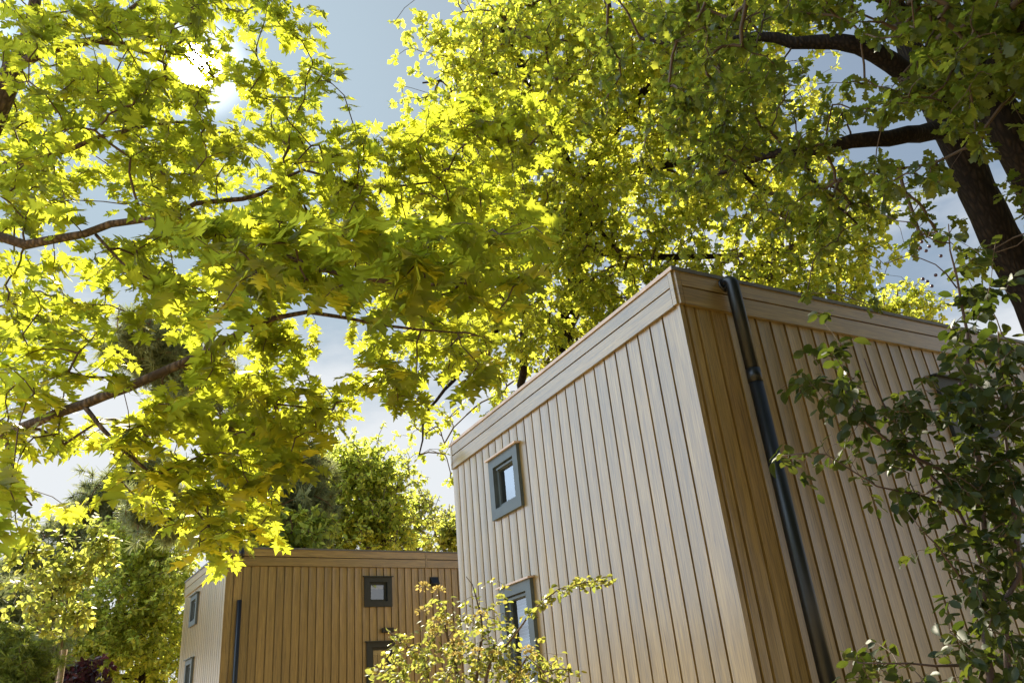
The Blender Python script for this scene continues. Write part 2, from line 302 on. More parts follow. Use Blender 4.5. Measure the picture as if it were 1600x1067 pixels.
def window(tf, s0, s1, z0, z1, parent, mat, w=0.15, blind=None, label=None, tilt=False, capmat=None):
    win = MB(); frame_box(win, tf, s0, s1, z0, z1, w, -0.10, 0.055); wo_ = win.build('window', mat, parent, bevel=0.004)
    if label: wo_['label'] = label
    sh = MB(); frame_box(sh, tf, s0+w-0.002, s1-w+0.002, z0+w-0.002, z1-w+0.002, 0.062, -0.10, -0.015); sh.build('sash', mat, wo_, bevel=0.004)
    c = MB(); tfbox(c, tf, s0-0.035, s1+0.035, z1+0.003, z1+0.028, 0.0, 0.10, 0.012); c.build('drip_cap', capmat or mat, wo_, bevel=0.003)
    if tilt:
        v = MB(); tfbox(v, tf, s0+w+0.04, s1-w-0.04, z1-w-0.045, z1-w-0.012, -0.028, 0.018, 0.008); v.build('trickle_vent', mat, wo_, bevel=0.004)
    gw = w+0.058
    gl = MB(); gl.face([tf(s0+gw, -0.048, z0+gw), tf(s1-gw, -0.048, z0+gw), tf(s1-gw, -0.048, z1-gw), tf(s0+gw, -0.048, z1-gw)]); gl.build('pane', M_GLASS, wo_)
    if blind == 'slats':
        b = MB(); z = z1-gw-0.03
        while z > z0+gw: tfbox(b, tf, s0+gw, s1-gw, z-0.003, z, -0.15, -0.115, 0.012); z -= 0.045
        b.build('blind', M_SLAT, wo_)
    elif blind == 'roll':
        b = MB(); tfbox(b, tf, s0+gw+0.01, s1-gw-0.01, z1-gw-0.10, z1-gw-0.02, -0.135, -0.12); b.build('blind', M_BLIND, wo_)
    return wo_
def opening(s0, s1, z0, z1, w=0.15): return (s0+w*0.6, s1-w*0.6, z0+w*0.6, z1-w*0.6)
def house(name, label, corner, yaw, LX, LY, H, gB, gA, winB, winA, fascB=(), capA=None, seed=0):
    """local frame: x along the front (B), y along the side (A), origin at the near bottom corner"""
    root = thing(name, label, 'house', (corner[0], corner[1], 0), -yaw, 'timber clad houses')
    tB = lambda s, d, z: (s, -d, z)                       # front, outward is -y
    tA = lambda s, d, z: (-d, LY-s, z)                    # side, outward is -x; s runs from the far end
    A_ = lambda y0, y1: (LY-y1, LY-y0)
    z1 = H-0.44
    cladding('wall_cladding', gB, LX, 0.25, z1, [opening(*w[:4]) for w in winB], tB, root, seed, 0.044)
    cladding('wall_cladding', sorted(LY-g_ for g_ in gA), LY, 0.25, z1, [opening(*A_(w[0], w[1]), w[2], w[3]) for w in winA], tA, root, seed+1)
    cladding('wall_cladding', [0.235*k for k in range(1, int(LX/0.235))], LX, 0.25, z1, [], lambda s, d, z: (LX-s, LY+d, z), root, seed+2)
    cladding('wall_cladding', [0.235*k for k in range(1, int(LY/0.235))], LY, 0.25, z1, [], lambda s, d, z: (LX+d, s, z), root, seed+3)
    fascia(tB, LX, H, root, fascB, seed); fascia(tA, LY, H, root, (), seed+1)
    fascia(lambda s, d, z: (LX-s, LY+d, z), LX, H, root, (), seed+2); fascia(lambda s, d, z: (LX+d, s, z), LY, H, root, (), seed+3)
    pl = MB(); pl.box(0.03, 0.03, 0, LX-0.03, LY-0.03, 0.247); pl.build('plinth', M_CAP, root)
    rf = MB(); rf.box(-0.02, -0.02, H+0.002, LX+0.02, LY+0.02, H+0.012); rf_o = rf.build('roof', M_CAP, root)
    tr = MB()
    tr.box(-0.045, -0.045, H-0.016, LX+0.045, -0.034, H+0.030); tr.box(-0.045, LY+0.034, H-0.016, LX+0.045, LY+0.045, H+0.030)
    tr.box(LX+0.034, -0.034, H-0.016, LX+0.045, LY+0.034, H+0.030); tr.build('roof_edge_trim', M_CAP, rf_o)
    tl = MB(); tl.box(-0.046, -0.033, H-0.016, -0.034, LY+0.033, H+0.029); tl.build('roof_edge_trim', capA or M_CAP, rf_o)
    ins = MB(); ins.box(0.35, 0.35, 0.3, LX-0.35, LY-0.35, H-0.5)   # rooms: inner faces catch what light gets in
    ins.build('inner_room', M_ROOM, root)
    for w in winB: window(tB, *w[:4], root, M_DARK, **w[4])
    for w in winA:
        a, b = A_(w[0], w[1]); window(tA, a, b, w[2], w[3], root, M_FRAMEG, **w[4])
    return root
Y1, Y2 = -0.5175, -0.5978
# the nearer house
gB1 = [0.08, 0.22]+[0.44+0.2335*k for k in range(0, 40) if 0.44+0.2335*k < 9.7]; gA1 = [0.32+0.2446*k for k in range(25)]
h1 = house('timber_house', 'large two storey flat roofed timber clad house filling the right half of the picture', (1.9106, 7.7943), Y1, 9.9, 6.42, 6.0, gB1, gA1,
    [(4.20, 5.20, 4.25, 5.15, {}), (4.62, 6.2, 0.9, 3.32, {'label': 'tall dark window half hidden behind the shrub'})],
    [(3.96, 4.93, 4.29, 5.24, {'tilt': True, 'capmat': M_CAPSUN, 'label': 'small square window under the roof edge'}), (3.93, 4.90, 1.15, 3.27, {'tilt': True, 'blind': 'slats', 'capmat': M_CAPSUN, 'label': 'tall window with slatted blind behind the garden shrub'})], capA=M_CAPSUN, seed=5)
# the farther house
gB2 = [-0.02+0.2125*k for k in range(1, 40) if 0.2125*k < 7.9]; gA2 = [0.22*k for k in range(1, 22)]
h2 = house('timber_house', 'smaller distant flat roofed timber clad house behind the nearer one, at lower centre left', (-7.6868, 19.7688), Y2, 8.2, 4.95, 6.0, gB2, gA2,
    [(3.66, 4.46, 4.51, 5.30, {'blind': 'roll', 'w': 0.14}), (3.71, 4.51, 1.6, 3.62, {'blind': 'roll', 'w': 0.14})],
    [(3.0, 3.85, 4.56, 5.40, {'w': 0.14}), (3.0, 3.85, 2.0, 3.70, {'w': 0.14})], fascB=(5.55,), seed=40)
# rainwater pipes and wall fittings (parts of their house)
pp = MB(); px_, py_ = 0.735, -0.135
py_ = -0.15
arc = [(px_, -0.02, 5.915), (px_, -0.08, 5.925)]+[(px_, py_+0.07-0.07*math.sin(R(a)), 5.925-0.07+0.07*math.cos(R(a))) for a in (15, 35, 55, 75, 90)]+[(px_, py_, 4.78)]
pp.tube(arc, 0.078, 24); pp.tube([(px_, py_, 4.78), (px_, py_, 4.62)], 0.0810, 24); pp.tube([(px_, py_, 4.62), (px_, py_, 0.1)], 0.078, 24)
pipe = pp.build('downpipe', M_PIPE, h1, smooth=True)
for cp in ([(px_, -0.001, 5.915), (px_, -0.05, 5.92)],):
    co = MB(); co.tube(cp, 0.088, 20); co.build('pipe_collar', M_PIPE, pipe, smooth=True)
p2 = MB(); p2.tube([(0.345, -0.07, 4.71), (0.345, -0.07, 0.1)], 0.06, 14); p2.build('downpipe', M_PIPE, h2, smooth=True)
sp = MB(); sp.tube([(0.31, -0.03, 5.90), (0.31, -0.10, 5.92), (0.31, -0.14, 5.86), (0.31, -0.15, 5.74)], [0.06, 0.07, 0.075, 0.07], 14); sp.build('rainwater_spout', M_PIPE, h2, smooth=True)
ve = MB(); q = [(5.65, 5.06), (5.92, 5.06), (5.92, 5.31), (5.65, 5.31)]
ve.box(5.65, -0.022, 5.06, 5.92, 0.0, 5.31)
for f in ([(5.67, -0.024, 5.29), (5.90, -0.024, 5.29), (5.90, -0.14, 5.12), (5.67, -0.14, 5.12)], [(5.67, -0.14, 5.12), (5.90, -0.14, 5.12), (5.90, -0.14, 5.09), (5.67, -0.14, 5.09)],
          [(5.67, -0.024, 5.29), (5.67, -0.14, 5.12), (5.67, -0.14, 5.09), (5.67, -0.024, 5.09)], [(5.90, -0.024, 5.29), (5.90, -0.024, 5.09), (5.90, -0.14, 5.09), (5.90, -0.14, 5.12)]): ve.face(f)
ve.build('vent_cowl', M_PIPE, h2)
li = MB(); li.box(4.14, -0.10, 3.84, 4.47, -0.001, 3.96); li.build('wall_light', M_PIPE, h2, bevel=0.008)

# ------------------------------------------------------------------ leaves
def leaf_template(side, petiole=0.22, fold=0.10, droop=0.16, pw=0.010, wav=0.03):
    """side = [(t, x, y)] margin points with their foot t on the midrib; ends have x = 0"""
    V = []; F = []
    z = lambda x, y: fold*abs(x)*1.2 - droop*y*y + wav*math.sin(y*9+x*4)
    k = len(side); rib = [(0, s[0], z(0, s[0])) for s in side]; V += rib
    for sg in (1, -1):
        b = len(V)-1
        V += [(sg*x, y, z(x, y)) for (t, x, y) in side[1:-1]]
        idx = lambda i: (i if i in (0, k-1) else b+i)
        for i in range(k-1):
            f = [i, i+1, idx(i+1), idx(i)]; f = list(dict.fromkeys(f))
            F.append(f if sg < 0 else f[::-1])
    if petiole:
        b = len(V); V += [(-pw, 0, 0), (pw, 0, 0), (pw, -petiole, 0.02), (-pw, -petiole, 0.02)]; F.append([b, b+1, b+2, b+3])
    return np.array(V, dtype=float), F
T_RED = leaf_template([(0, 0, 0), (.08, .04, .08), (.13, .20, .12), (.19, .07, .21), (.25, .27, .22), (.29, .25, .31), (.35, .46, .45), (.40, .27, .41), (.45, .08, .45), (.52, .30, .50), (.56, .31, .59), (.64, .44, .77), (.68, .22, .68), (.73, .07, .71), (.82, .19, .78), (.86, .10, .86), (1, 0, 1.06)])
T_OAK = leaf_template([(0, 0, 0), (.18, .09, .16), (.26, .06, .25), (.36, .20, .37), (.45, .10, .46), (.57, .27, .60), (.66, .16, .68), (.77, .26, .82), (.86, .14, .88), (1, 0, 1)], petiole=0.05)
T_OAK_S = leaf_template([(0, 0, 0), (.3, .20, .34), (.45, .09, .46), (.65, .29, .70), (.82, .16, .85), (1, 0, 1)], petiole=0)
T_OVAL = leaf_template([(0, 0, 0), (.15, .17, .13), (.4, .30, .40), (.65, .28, .66), (.85, .15, .87), (1, 0, 1)], petiole=0.2, fold=0.2, wav=0.01)
T_SIMPLE = leaf_template([(0, 0, 0), (.35, .28, .35), (.7, .22, .72), (1, 0, 1)], petiole=0, fold=0.15)
def tuft_template(nb=9):
    V = []; F = []; r = random.Random(3)
    for k in range(nb):
        a = 2*math.pi*k/nb+r.random(); c = r.uniform(0.25, 0.9); d = Vector((math.cos(a)*c, 1-c*0.35, math.sin(a)*c)).normalized(); w = d.cross(Vector((r.uniform(-1, 1), r.uniform(-1, 1), r.uniform(-1, 1)))).normalized()*0.035
        b = len(V); V += [tuple(-w), tuple(w), tuple(d+w*0.4), tuple(d-w*0.4)]; F.append([b, b+1, b+2, b+3])
    return np.array(V), F
T_TUFT = tuft_template()
def norm(a): return a/np.maximum(np.linalg.norm(a, axis=-1, keepdims=True), 1e-9)
def place_leaves(name, T, P, D, Nn, S, mat, parent, base, smooth=False):
    """one foliage mesh: leaf template T at points P, blade along D, face normal about Nn, size S"""
    TV, TF = T; P = np.asarray(P)-np.asarray(base); D = norm(np.asarray(D)); X = norm(np.cross(D, Nn)); Z = np.cross(X, D)
    S = np.asarray(S)[:, None, None]; Tt = np.repeat(TV[None], len(P), 0)
    Tt = Tt*np.stack([rng.uniform(0.85, 1.15, len(P)), np.ones(len(P)), rng.normal(1.0, 0.9, len(P))], 1)[:, None, :]   # each blade bends its own way
    V = P[:, None, :] + S*(Tt[..., 0:1]*X[:, None] + Tt[..., 1:2]*D[:, None] + Tt[..., 2:3]*Z[:, None])
    K = len(TV); lens = np.array([len(f) for f in TF]); flat = np.concatenate([np.array(f) for f in TF])
    loops = (flat[None] + K*np.arange(len(P))[:, None]).ravel(); starts = (np.concatenate([[0], np.cumsum(lens)[:-1]])[None] + lens.sum()*np.arange(len(P))[:, None]).ravel()
    tint = np.repeat(rng.random(len(P)), K)
    me = raw_mesh(name, V.reshape(-1, 3), loops, starts, tint, smooth)
    return link_mesh(name, me, mat, parent)

def polyline(pts, step=0.25):
    """pts = [(x, y, z, r)]: smooth resampling (Catmull-Rom)"""
    P = np.array(pts, dtype=float); out = []
    if len(P) < 3:
        n = max(2, int(np.linalg.norm(P[1, :3]-P[0, :3])/step)); return np.array([P[0]+(P[1]-P[0])*k/n for k in range(n+1)])
    Q = np.vstack([2*P[0]-P[1], P, 2*P[-1]-P[-2]])
    for i in range(1, len(Q)-2):
        n = max(2, int(np.linalg.norm(Q[i+1, :3]-Q[i, :3])/step))
        for k in range(n):
            t = k/n; out.append(0.5*((2*Q[i])+(Q[i+1]-Q[i-1])*t+(2*Q[i-1]-5*Q[i]+4*Q[i+1]-Q[i+2])*t*t+(3*Q[i]-Q[i-1]-3*Q[i+1]+Q[i+2])*t**3))
    out.append(P[-1]); out = np.array(out); out[:, 3] = np.maximum(out[:, 3], 0.002); return out
def limb(name, pts, mat, parent, base, n=10, wob=0.0, step=0.25):
    A = polyline(pts, step)
    if wob: A[1:-1, :3] += rng.normal(0, wob, (len(A)-2, 3))
    m = MB(); m.tube([tuple(a[:3]-np.array(base)) for a in A], [a[3] for a in A], n); o = m.build(name, mat, parent, smooth=True); return A
def grow_twigs(skel, tips, mat, parent, base, r_tip=0.0035, power=0.42, rmax=0.05, bend=0.12, name='twigs'):
    """connect every tip to the nearest wood already there; radius follows the number of tips carried. returns outward direction per tip"""
    K = np.array(skel)[:, :3]; tips = np.asarray(tips)
    d0 = np.array([np.min(np.sum((K-t)**2, 1)) for t in tips]); order = np.argsort(d0)
    cap = len(K)+3*len(tips)+5; nodes = np.zeros((cap, 3)); nodes[:len(K)] = K; n = len(K); par = [-1]*n; tipnode = {}
    for i in order:
        t = tips[i]; dd = np.sum((nodes[:n]-t)**2, 1); j = int(np.argmin(dd)); a = nodes[j].copy(); ln = math.sqrt(dd[j])
        m1 = a+(t-a)*0.36+rng.normal(0, bend, 3)*ln*0.35+np.array([0, 0, 0.07*ln]); m2 = a+(t-a)*0.72+rng.normal(0, bend, 3)*ln*0.35+np.array([0, 0, 0.06*ln])
        for q_ in (m1, m2, t):
            nodes[n] = q_; par.append(j); j = n; n += 1
        tipnode[i] = j
    cnt = np.zeros(n); 
    for i, j in tipnode.items(): cnt[j] = 1
    for k in range(n-1, len(K)-1, -1):
        if par[k] >= len(K): cnt[par[k]] += cnt[k]
    rad = np.minimum(r_tip*np.maximum(cnt, 1)**power, rmax)
    idx = np.arange(len(K), n); pa = np.array(par)[idx]; a = nodes[pa]; b = nodes[idx]
    ra = np.where(pa >= len(K), rad[pa], rad[idx]*1.15); ra = np.minimum(ra, rad[idx]*1.6); rb = rad[idx]
    d = norm(b-a); x = norm(np.cross(d, np.array([0.31, 0.2, 0.93]))); y = np.cross(d, x); ang = np.arange(4)*math.pi/2
    ring = np.cos(ang)[None, :, None]*x[:, None]+np.sin(ang)[None, :, None]*y[:, None]
    V = np.concatenate([a[:, None]+ring*ra[:, None, None], (b+d*rb[:, None]*0.5)[:, None]+ring*rb[:, None, None]], 1)-np.asarray(base)
    f = np.array([[k, (k+1) % 4, 4+(k+1) % 4, 4+k] for k in range(4)]).ravel()
    loops = (f[None]+8*np.arange(len(idx))[:, None]).ravel(); starts = np.arange(len(idx)*4)*4
    link_mesh(name, raw_mesh(name, V.reshape(-1, 3), loops, starts, None, True), mat, parent)
    out = np.zeros((len(tips), 3))
    for i, j in tipnode.items(): out[i] = nodes[j]-nodes[par[j]]
    return norm(out)
def grid_points(rows, x0, y0, cell, per, dist, gam=1.0):
    """points through a crown's volume; rows hold how dense each part of the crown is; dist(x, y) gives its distance range"""
    P = []
    for j, row in enumerate(rows):
        for i, ch in enumerate(row.replace(' ', '')):
            v = int(ch); k = rng.poisson((v/9)**gam*per) if v else 0
            for _ in range(k):
                x = x0+(i+rng.random())*cell; y = y0+(j+rng.random())*cell; a, b = dist(x, y)
                P.append(at(x, y, a+(b-a)*rng.random()))
    return np.array(P)
def clumped(tips, sig, n_per, flat=0.55):
    """foliage gathers in small bunches with gaps between them"""
    nc = max(1, len(tips)//n_per); c = tips[rng.choice(len(tips), nc, replace=False)]
    k = rng.poisson(n_per, nc)+1; q = np.repeat(c, k, 0)
    return q+rng.normal(0, 1, q.shape)*np.repeat(rng.uniform(0.5, 1.4, nc), k)[:, None]*np.array([sig, sig, sig*flat])
def sprays(tips, dirs, nl, size, up=(0, 0, 1), spread=0.9, droop=0.45, tilt=0.35, length=0.22, rosette=False):
    """leaves round every tip. returns P, D, N, S"""
    n = len(tips); k = nl; dirs = norm(dirs*np.array([1, 1, 0.5])+rng.normal(0, 0.15, (n, 3)))
    t = np.repeat(tips, k, 0); u = np.repeat(dirs, k, 0); j = np.tile(np.arange(k), n)
    upv = np.array(up)+rng.normal(0, 0.22, (n, 3)); upv = norm(upv); upr = np.repeat(upv, k, 0)
    side = norm(np.cross(u, upr)); s = np.where(j % 2 == 0, 1.0, -1.0)[:, None]
    if rosette:
        ang = (j/k*2*math.pi+rng.uniform(-0.5, 0.5, n*k))[:, None]
        D = u*0.55*np.ones_like(ang)+side*np.cos(ang)+norm(np.cross(side, u))*np.sin(ang)*0.75+rng.normal(0, 0.18, (n*k, 3)); back = rng.random((n*k, 1))*length*0.6
    else:
        back = ((k-1-j)/max(k-1, 1))[:, None]*length
        a = np.where((j == k-1)[:, None], 0.15, spread+rng.normal(0, 0.2, (n*k, 1)))
        D = u*np.cos(a)+side*s*np.sin(a)+rng.normal(0, 0.12, (n*k, 3))
    P = t-u*back+rng.normal(0, 0.012, (n*k, 3)); D = norm(D); D = norm(D-np.array([0, 0, 1])*np.abs(rng.normal(droop, 0.25, (n*k, 1))))
    Nn = norm(upr+rng.normal(0, tilt, (n*k, 3)))
    S = size*rng.uniform(0.68, 1.18, n*k)
    return P, D, Nn, S

def gap_by(tips, lines, wid, dmax):
    """leaves do not grow in front of these bare stretches of limb"""
    keep = []
    for t in tips:
        x, y = proj(t); d = np.linalg.norm(t-CAM); ok = True
        for (x0, y0), (x1, y1) in lines:
            L2 = (x1-x0)**2+(y1-y0)**2; u = min(1, max(0, ((x-x0)*(x1-x0)+(y-y0)*(y1-y0))/L2))
            if math.hypot(x-x0-u*(x1-x0), y-y0-u*(y1-y0)) < wid and d < dmax: ok = False
        keep.append(ok)
    return tips[np.array(keep)]
# ---- red oak, upper left, close to the camera: trunk just outside the frame
base = (-4.95, 5.25, 0)
ro = thing('red_oak_tree', 'red oak with large pointed backlit leaves overhanging the upper left', 'tree', base)
A4 = lambda x, y, d, r: (*at(x, y, d), r)
sk = []
sk.append(limb('trunk', [(-4.95, 5.25, -0.1, .19), (-5.0, 5.3, 2, .15), (-4.98, 5.32, 4, .12), (-4.95, 5.4, 6, .09), (-5.1, 5.6, 8.5, .05)], M_BARK_RED, ro, base, 14))
for pts in [
    [(-4.98, 5.32, 4.4, .09), A4(-12, 190, 7.3, .085), A4(22, 105, 7.5, .07), A4(42, 60, 7.8, .055), A4(60, -30, 8.3, .04)],
    [A4(22, 108, 7.5, .04), A4(70, 82, 7.3, .034), A4(150, 65, 7.2, .03), A4(205, 75, 7.1, .022), A4(260, 100, 7.0, .012)],
    [A4(160, 66, 7.2, .026), A4(185, 35, 7.3, .022), A4(230, -5, 7.5, .018), A4(330, -60, 8, .01)],
    [(-4.98, 5.32, 4.6, .05), A4(-30, 290, 6.9, .03), A4(40, 255, 6.6, .023), A4(110, 235, 6.4, .019), A4(205, 200, 6.2, .012), A4(330, 190, 6.1, .007)],
    [(-4.98, 5.30, 3.9, .06), A4(-60, 395, 5.9, .036), A4(40, 383, 5.5, .029), A4(130, 366, 5.2, .023), A4(222, 344, 5.0, .020), A4(360, 370, 4.6, .016), A4(500, 420, 4.2, .012), A4(640, 445, 4.0, .009), A4(800, 440, 3.9, .005)],
    [A4(290, 330, 6.1, .016), A4(305, 318, 6.0, .019), A4(380, 311, 6.0, .017), A4(430, 292, 6.0, .013), A4(475, 266, 6.0, .010), A4(560, 290, 5.9, .009), A4(680, 285, 5.8, .008), A4(715, 235, 5.9, .006), A4(800, 180, 6.0, .004)],
    [(-4.95, 5.28, 2.6, .07), A4(-120, 730, 5.9, .045), A4(35, 668, 5.1, .029), A4(130, 630, 4.8, .027), A4(200, 603, 4.6, .026), A4(320, 550, 4.4, .023), A4(385, 515, 4.35, .018), A4(480, 487, 4.4, .012), A4(600, 508, 4.5, .009), A4(715, 520, 4.6, .005)],
    [A4(312, 553, 4.4, .011), A4(350, 600, 4.4, .008), A4(430, 632, 4.45, .006), A4(520, 640, 4.5, .004)],
    [A4(130, 632, 4.8, .014), A4(190, 700, 4.6, .010), A4(240, 745, 4.5, .008), A4(300, 790, 4.5, .006), A4(345, 850, 4.5, .004)],
    [A4(320, 550, 4.4, .010), A4(335, 490, 4.5, .008), A4(345, 440, 4.6, .005)],
    [A4(150, 367, 5.2, .010), A4(190, 410, 5.0, .007), A4(240, 440, 4.9, .005)],
    [A4(10, 670, 5.2, .012), A4(20, 740, 5.2, .008), A4(50, 790, 5.2, .005)],
]: sk.append(limb('branch', pts, M_BARK_RED, ro, base, 9, 0.004))
skel = np.vstack(sk)
G_RED = ['888888 888 5 00000000', '998877 656 3 00000000', '998887 578 8 60000010', '888888 888 7 20267774', '888888 888 8 88888883',
         '887788 878 8 88888871', '884378 478 8 87888740', '846688 799 9 99999840', '347889 999 9 99999850', '778588 899 9 99997640',
         '783337 888 7 78788730', '614646 887 3 28766610', '745676 688 7 32321000', '866777 688 8 50000000', '321356 777 3 00000000',
         '411265 774 0 00000000', '200024 653 0 00000000', '000001 420 0 00000000']
def dist_red(x, y):
    if 280 < x < 860 and 340 < y < 500 and rng.random() < 0.30: return (3.3, 4.4)
    if y > 560: return (4.1, 6.0)
    if x > 520: return (4.8, 7.2)
    return (5.0, 8.6) if y < 300 else (4.3, 7.5)
tips = grid_points(G_RED, 0, 0, 50, 8.6, dist_red, 1.35)
gl = [((35, 668), (200, 603)), ((200, 603), (385, 515)), ((0, 385), (222, 344)), ((70, 82), (160, 66)), ((0, 160), (70, 82)), ((315, 318), (400, 305)), ((480, 490), (600, 508))]
off = []
for _ in range(330):
    x = rng.uniform(-420, 480); y = rng.uniform(-420, 700)
    if x > -10 and y > -10: continue
    off.append(at(x, y, rng.uniform(5.2, 9.0)))
off = np.array(off); tips = gap_by(tips, gl, 20, 9); tips = gap_by(tips, [((307, 103), (309, 104))], 24, 12); tips = np.vstack([tips, off]); tips = tips[tips[:, 2] > 2.0]
dirs = grow_twigs(skel, tips, M_TWIG, ro, base, 0.0026, 0.36, 0.012)
P, D, Nn, S = sprays(tips, dirs, 7, 0.118, droop=0.30, tilt=0.30, length=0.18)
near = np.linalg.norm(P-CAM, axis=1) < 4.4; S[near] *= 1.25
place_leaves('foliage', T_RED, P, D, Nn, S, M_REDOAK, ro, base)
print('red oak leaves', len(P))

# ---- oak on the right with the two thick dark trunks
base = (5.45, 7.35, 0)
oa = thing('oak_tree', 'old oak with two thick dark stems at the right edge and lobed leaves', 'tree', base)
sk = []
sk.append(limb('trunk', [(5.60, 7.25, -0.1, .36), (5.60, 7.28, 1.0, .29), (5.50, 7.36, 2.4, .24), A4(1640, 520, 9.8, .21), A4(1600, 440, 9.9, .20), A4(1545, 330, 10.0, .19), A4(1490, 215, 10.2, .175), A4(1440, 110, 10.6, .15), A4(1400, 20, 11.0, .12), A4(1370, -80, 11.5, .08)], M_BARK_OAK, oa, base, 16, 0.01))
for pts in [
    [(5.58, 7.27, 1.4, .24), A4(1690, 480, 9.0, .20), A4(1612, 270, 9.1, .185), A4(1560, 180, 9.2, .18), A4(1510, 95, 9.4, .165), A4(1470, 0, 9.8, .14), A4(1440, -100, 10.2, .1)],
    [A4(1470, 175, 10.3, .12), A4(1415, 118, 10.1, .115), A4(1370, 85, 10.0, .105), A4(1310, 66, 10.0, .09), A4(1240, 66, 10.1, .07), A4(1180, 58, 10.2, .055), A4(1090, 70, 10.3, .035), A4(1000, 60, 10.5, .02)],
    [A4(1480, 205, 10.1, .11), A4(1440, 208, 9.6, .095), A4(1390, 216, 9.3, .085), A4(1330, 222, 9.2, .075), A4(1250, 238, 9.4, .055), A4(1190, 240, 9.6, .045), A4(1130, 270, 9.8, .03), A4(1060, 300, 10.2, .018)],
    [A4(1545, 150, 9.2, .12), A4(1570, 70, 8.8, .10), A4(1590, -20, 8.6, .08)],
    [A4(1240, 238, 9.4, .03), A4(1270, 280, 9.2, .022), A4(1300, 318, 9.1, .016), A4(1340, 350, 9.0, .008)],
    [A4(1500, 90, 9.4, .07), A4(1400, 10, 8.6, .05), A4(1280, -40, 8.2, .03), A4(1150, -60, 8.2, .02)],
]: sk.append(limb('branch', pts, M_BARK_OAK, oa, base, 12, 0.012))
skel = np.vstack(sk)
# columns start at x = 900
G_OAKA = ['35799999899999', '24799995269999', '22469864229999', '11358877528999', '01358888841689',
          '00135563850468', '00000026860147', '00000001630014', '00000000410002', '00000000000001']
tips = grid_points(G_OAKA, 900, 0, 50, 15, lambda x, y: (6.2, 9.0) if x > 1380 else (7.6, 10.6), 1.5)
tips = clumped(tips, 0.2, 5, 0.6)
tips = gap_by(tips, [((1215, 62), (1395, 100)), ((1335, 222), (1445, 208)), ((1600, 440), (1500, 240)), ((1605, 270), (1562, 185))], 34, 11)
off = np.array([at(rng.uniform(900, 1900), rng.uniform(-350, -5), rng.uniform(7, 11)) for _ in range(420)]+[at(rng.uniform(1650, 2000), rng.uniform(-50, 300), rng.uniform(6.5, 10)) for _ in range(160)])
tips = np.vstack([tips, off])
# unseen crown added right of and behind the camera, shading the front wall
bk = norm(rng.normal(0, 1, (4200, 3)))*(0.35+0.65*rng.random((4200, 1))**0.5)*np.array([7.5, 8, 4.2])+np.array([8.0, 1.5, 7.2])
bk = bk[bk[:, 2] > 2.6]
pj = [proj(q) if (q-CAM)@CF > 0.3 else (9999, 9999) for q in bk]
bk = bk[np.array([(x > 1690 or x < -60 or y < -60 or y > 1100) and np.linalg.norm(q-CAM) > 2.5 and (q[:2]-np.array([1.91, 7.79]))@np.array([.495, -.869]) > 1.2 for (x, y), q in zip(pj, bk)])]
nb = len(bk); tips = np.vstack([tips, bk])
dirs = grow_twigs(skel, tips, M_TWIG, oa, base, 0.0035, 0.45, 0.035)
ni = len(tips)-nb
P, D, Nn, S = sprays(tips[ni:], dirs[ni:], 6, 0.26, droop=0.25, tilt=0.4, length=0.2, rosette=True)
place_leaves('foliage', T_SIMPLE, P, D, Nn, S, M_OAKSHADE, oa, base)
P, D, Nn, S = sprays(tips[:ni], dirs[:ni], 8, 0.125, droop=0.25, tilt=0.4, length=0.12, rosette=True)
place_leaves('foliage', T_OAK, P, D, Nn, S, M_OAKSHADE, oa, base); print('oak A leaves', len(P))

# ---- tall oak behind the nearer house
base = (-0.6, 17.2, 0)
ob = thing('oak_tree', 'tall sunlit yellow green oak rising behind the roof of the nearer house', 'tree', base)
sk = []
sk.append(limb('trunk', [(-0.6, 17.2, -0.1, .36), (-0.5, 17.1, 4, .30), A4(905, 400, 17.0, .24), A4(930, 250, 17.2, .2), A4(950, 100, 18.0, .13), A4(950, -50, 19.5, .06)], M_BARK_OAK, ob, base, 12, 0.02))
for pts in [
    [A4(905, 400, 17.0, .12), A4(860, 340, 15.6, .10), A4(800, 330, 15, .07), A4(730, 320, 14.5, .04)],
    [A4(915, 350, 17.0, .13), A4(880, 240, 15.6, .09), A4(830, 130, 15, .07), A4(780, 40, 15, .04)],
    [A4(930, 250, 17.2, .13), A4(1000, 150, 15.8, .09), A4(1080, 80, 15.2, .06), A4(1150, 0, 15, .03)],
    [A4(925, 280, 17.1, .12), A4(1030, 260, 15.2, .08), A4(1120, 250, 14.6, .05), A4(1200, 300, 14.5, .03)],
    [A4(908, 390, 17.0, .12), A4(1000, 400, 15.4, .08), A4(1120, 400, 15, .05), A4(1280, 390, 15.4, .025)],
    [(-0.5, 17.1, 5.2, .11), A4(820, 500, 15.0, .07), A4(740, 560, 14.0, .045), A4(670, 640, 13.6, .025), A4(655, 710, 13.5, .012)],
    [A4(860, 340, 15.6, .06), A4(900, 330, 14.6, .05), A4(960, 385, 14.2, .03)],
    [A4(830, 130, 15, .05), A4(740, 110, 15, .03), A4(660, 130, 15, .015)],
]: sk.append(limb('branch', pts, M_BARK_OAK, ob, base, 8, 0.02))
skel = np.vstack(sk)
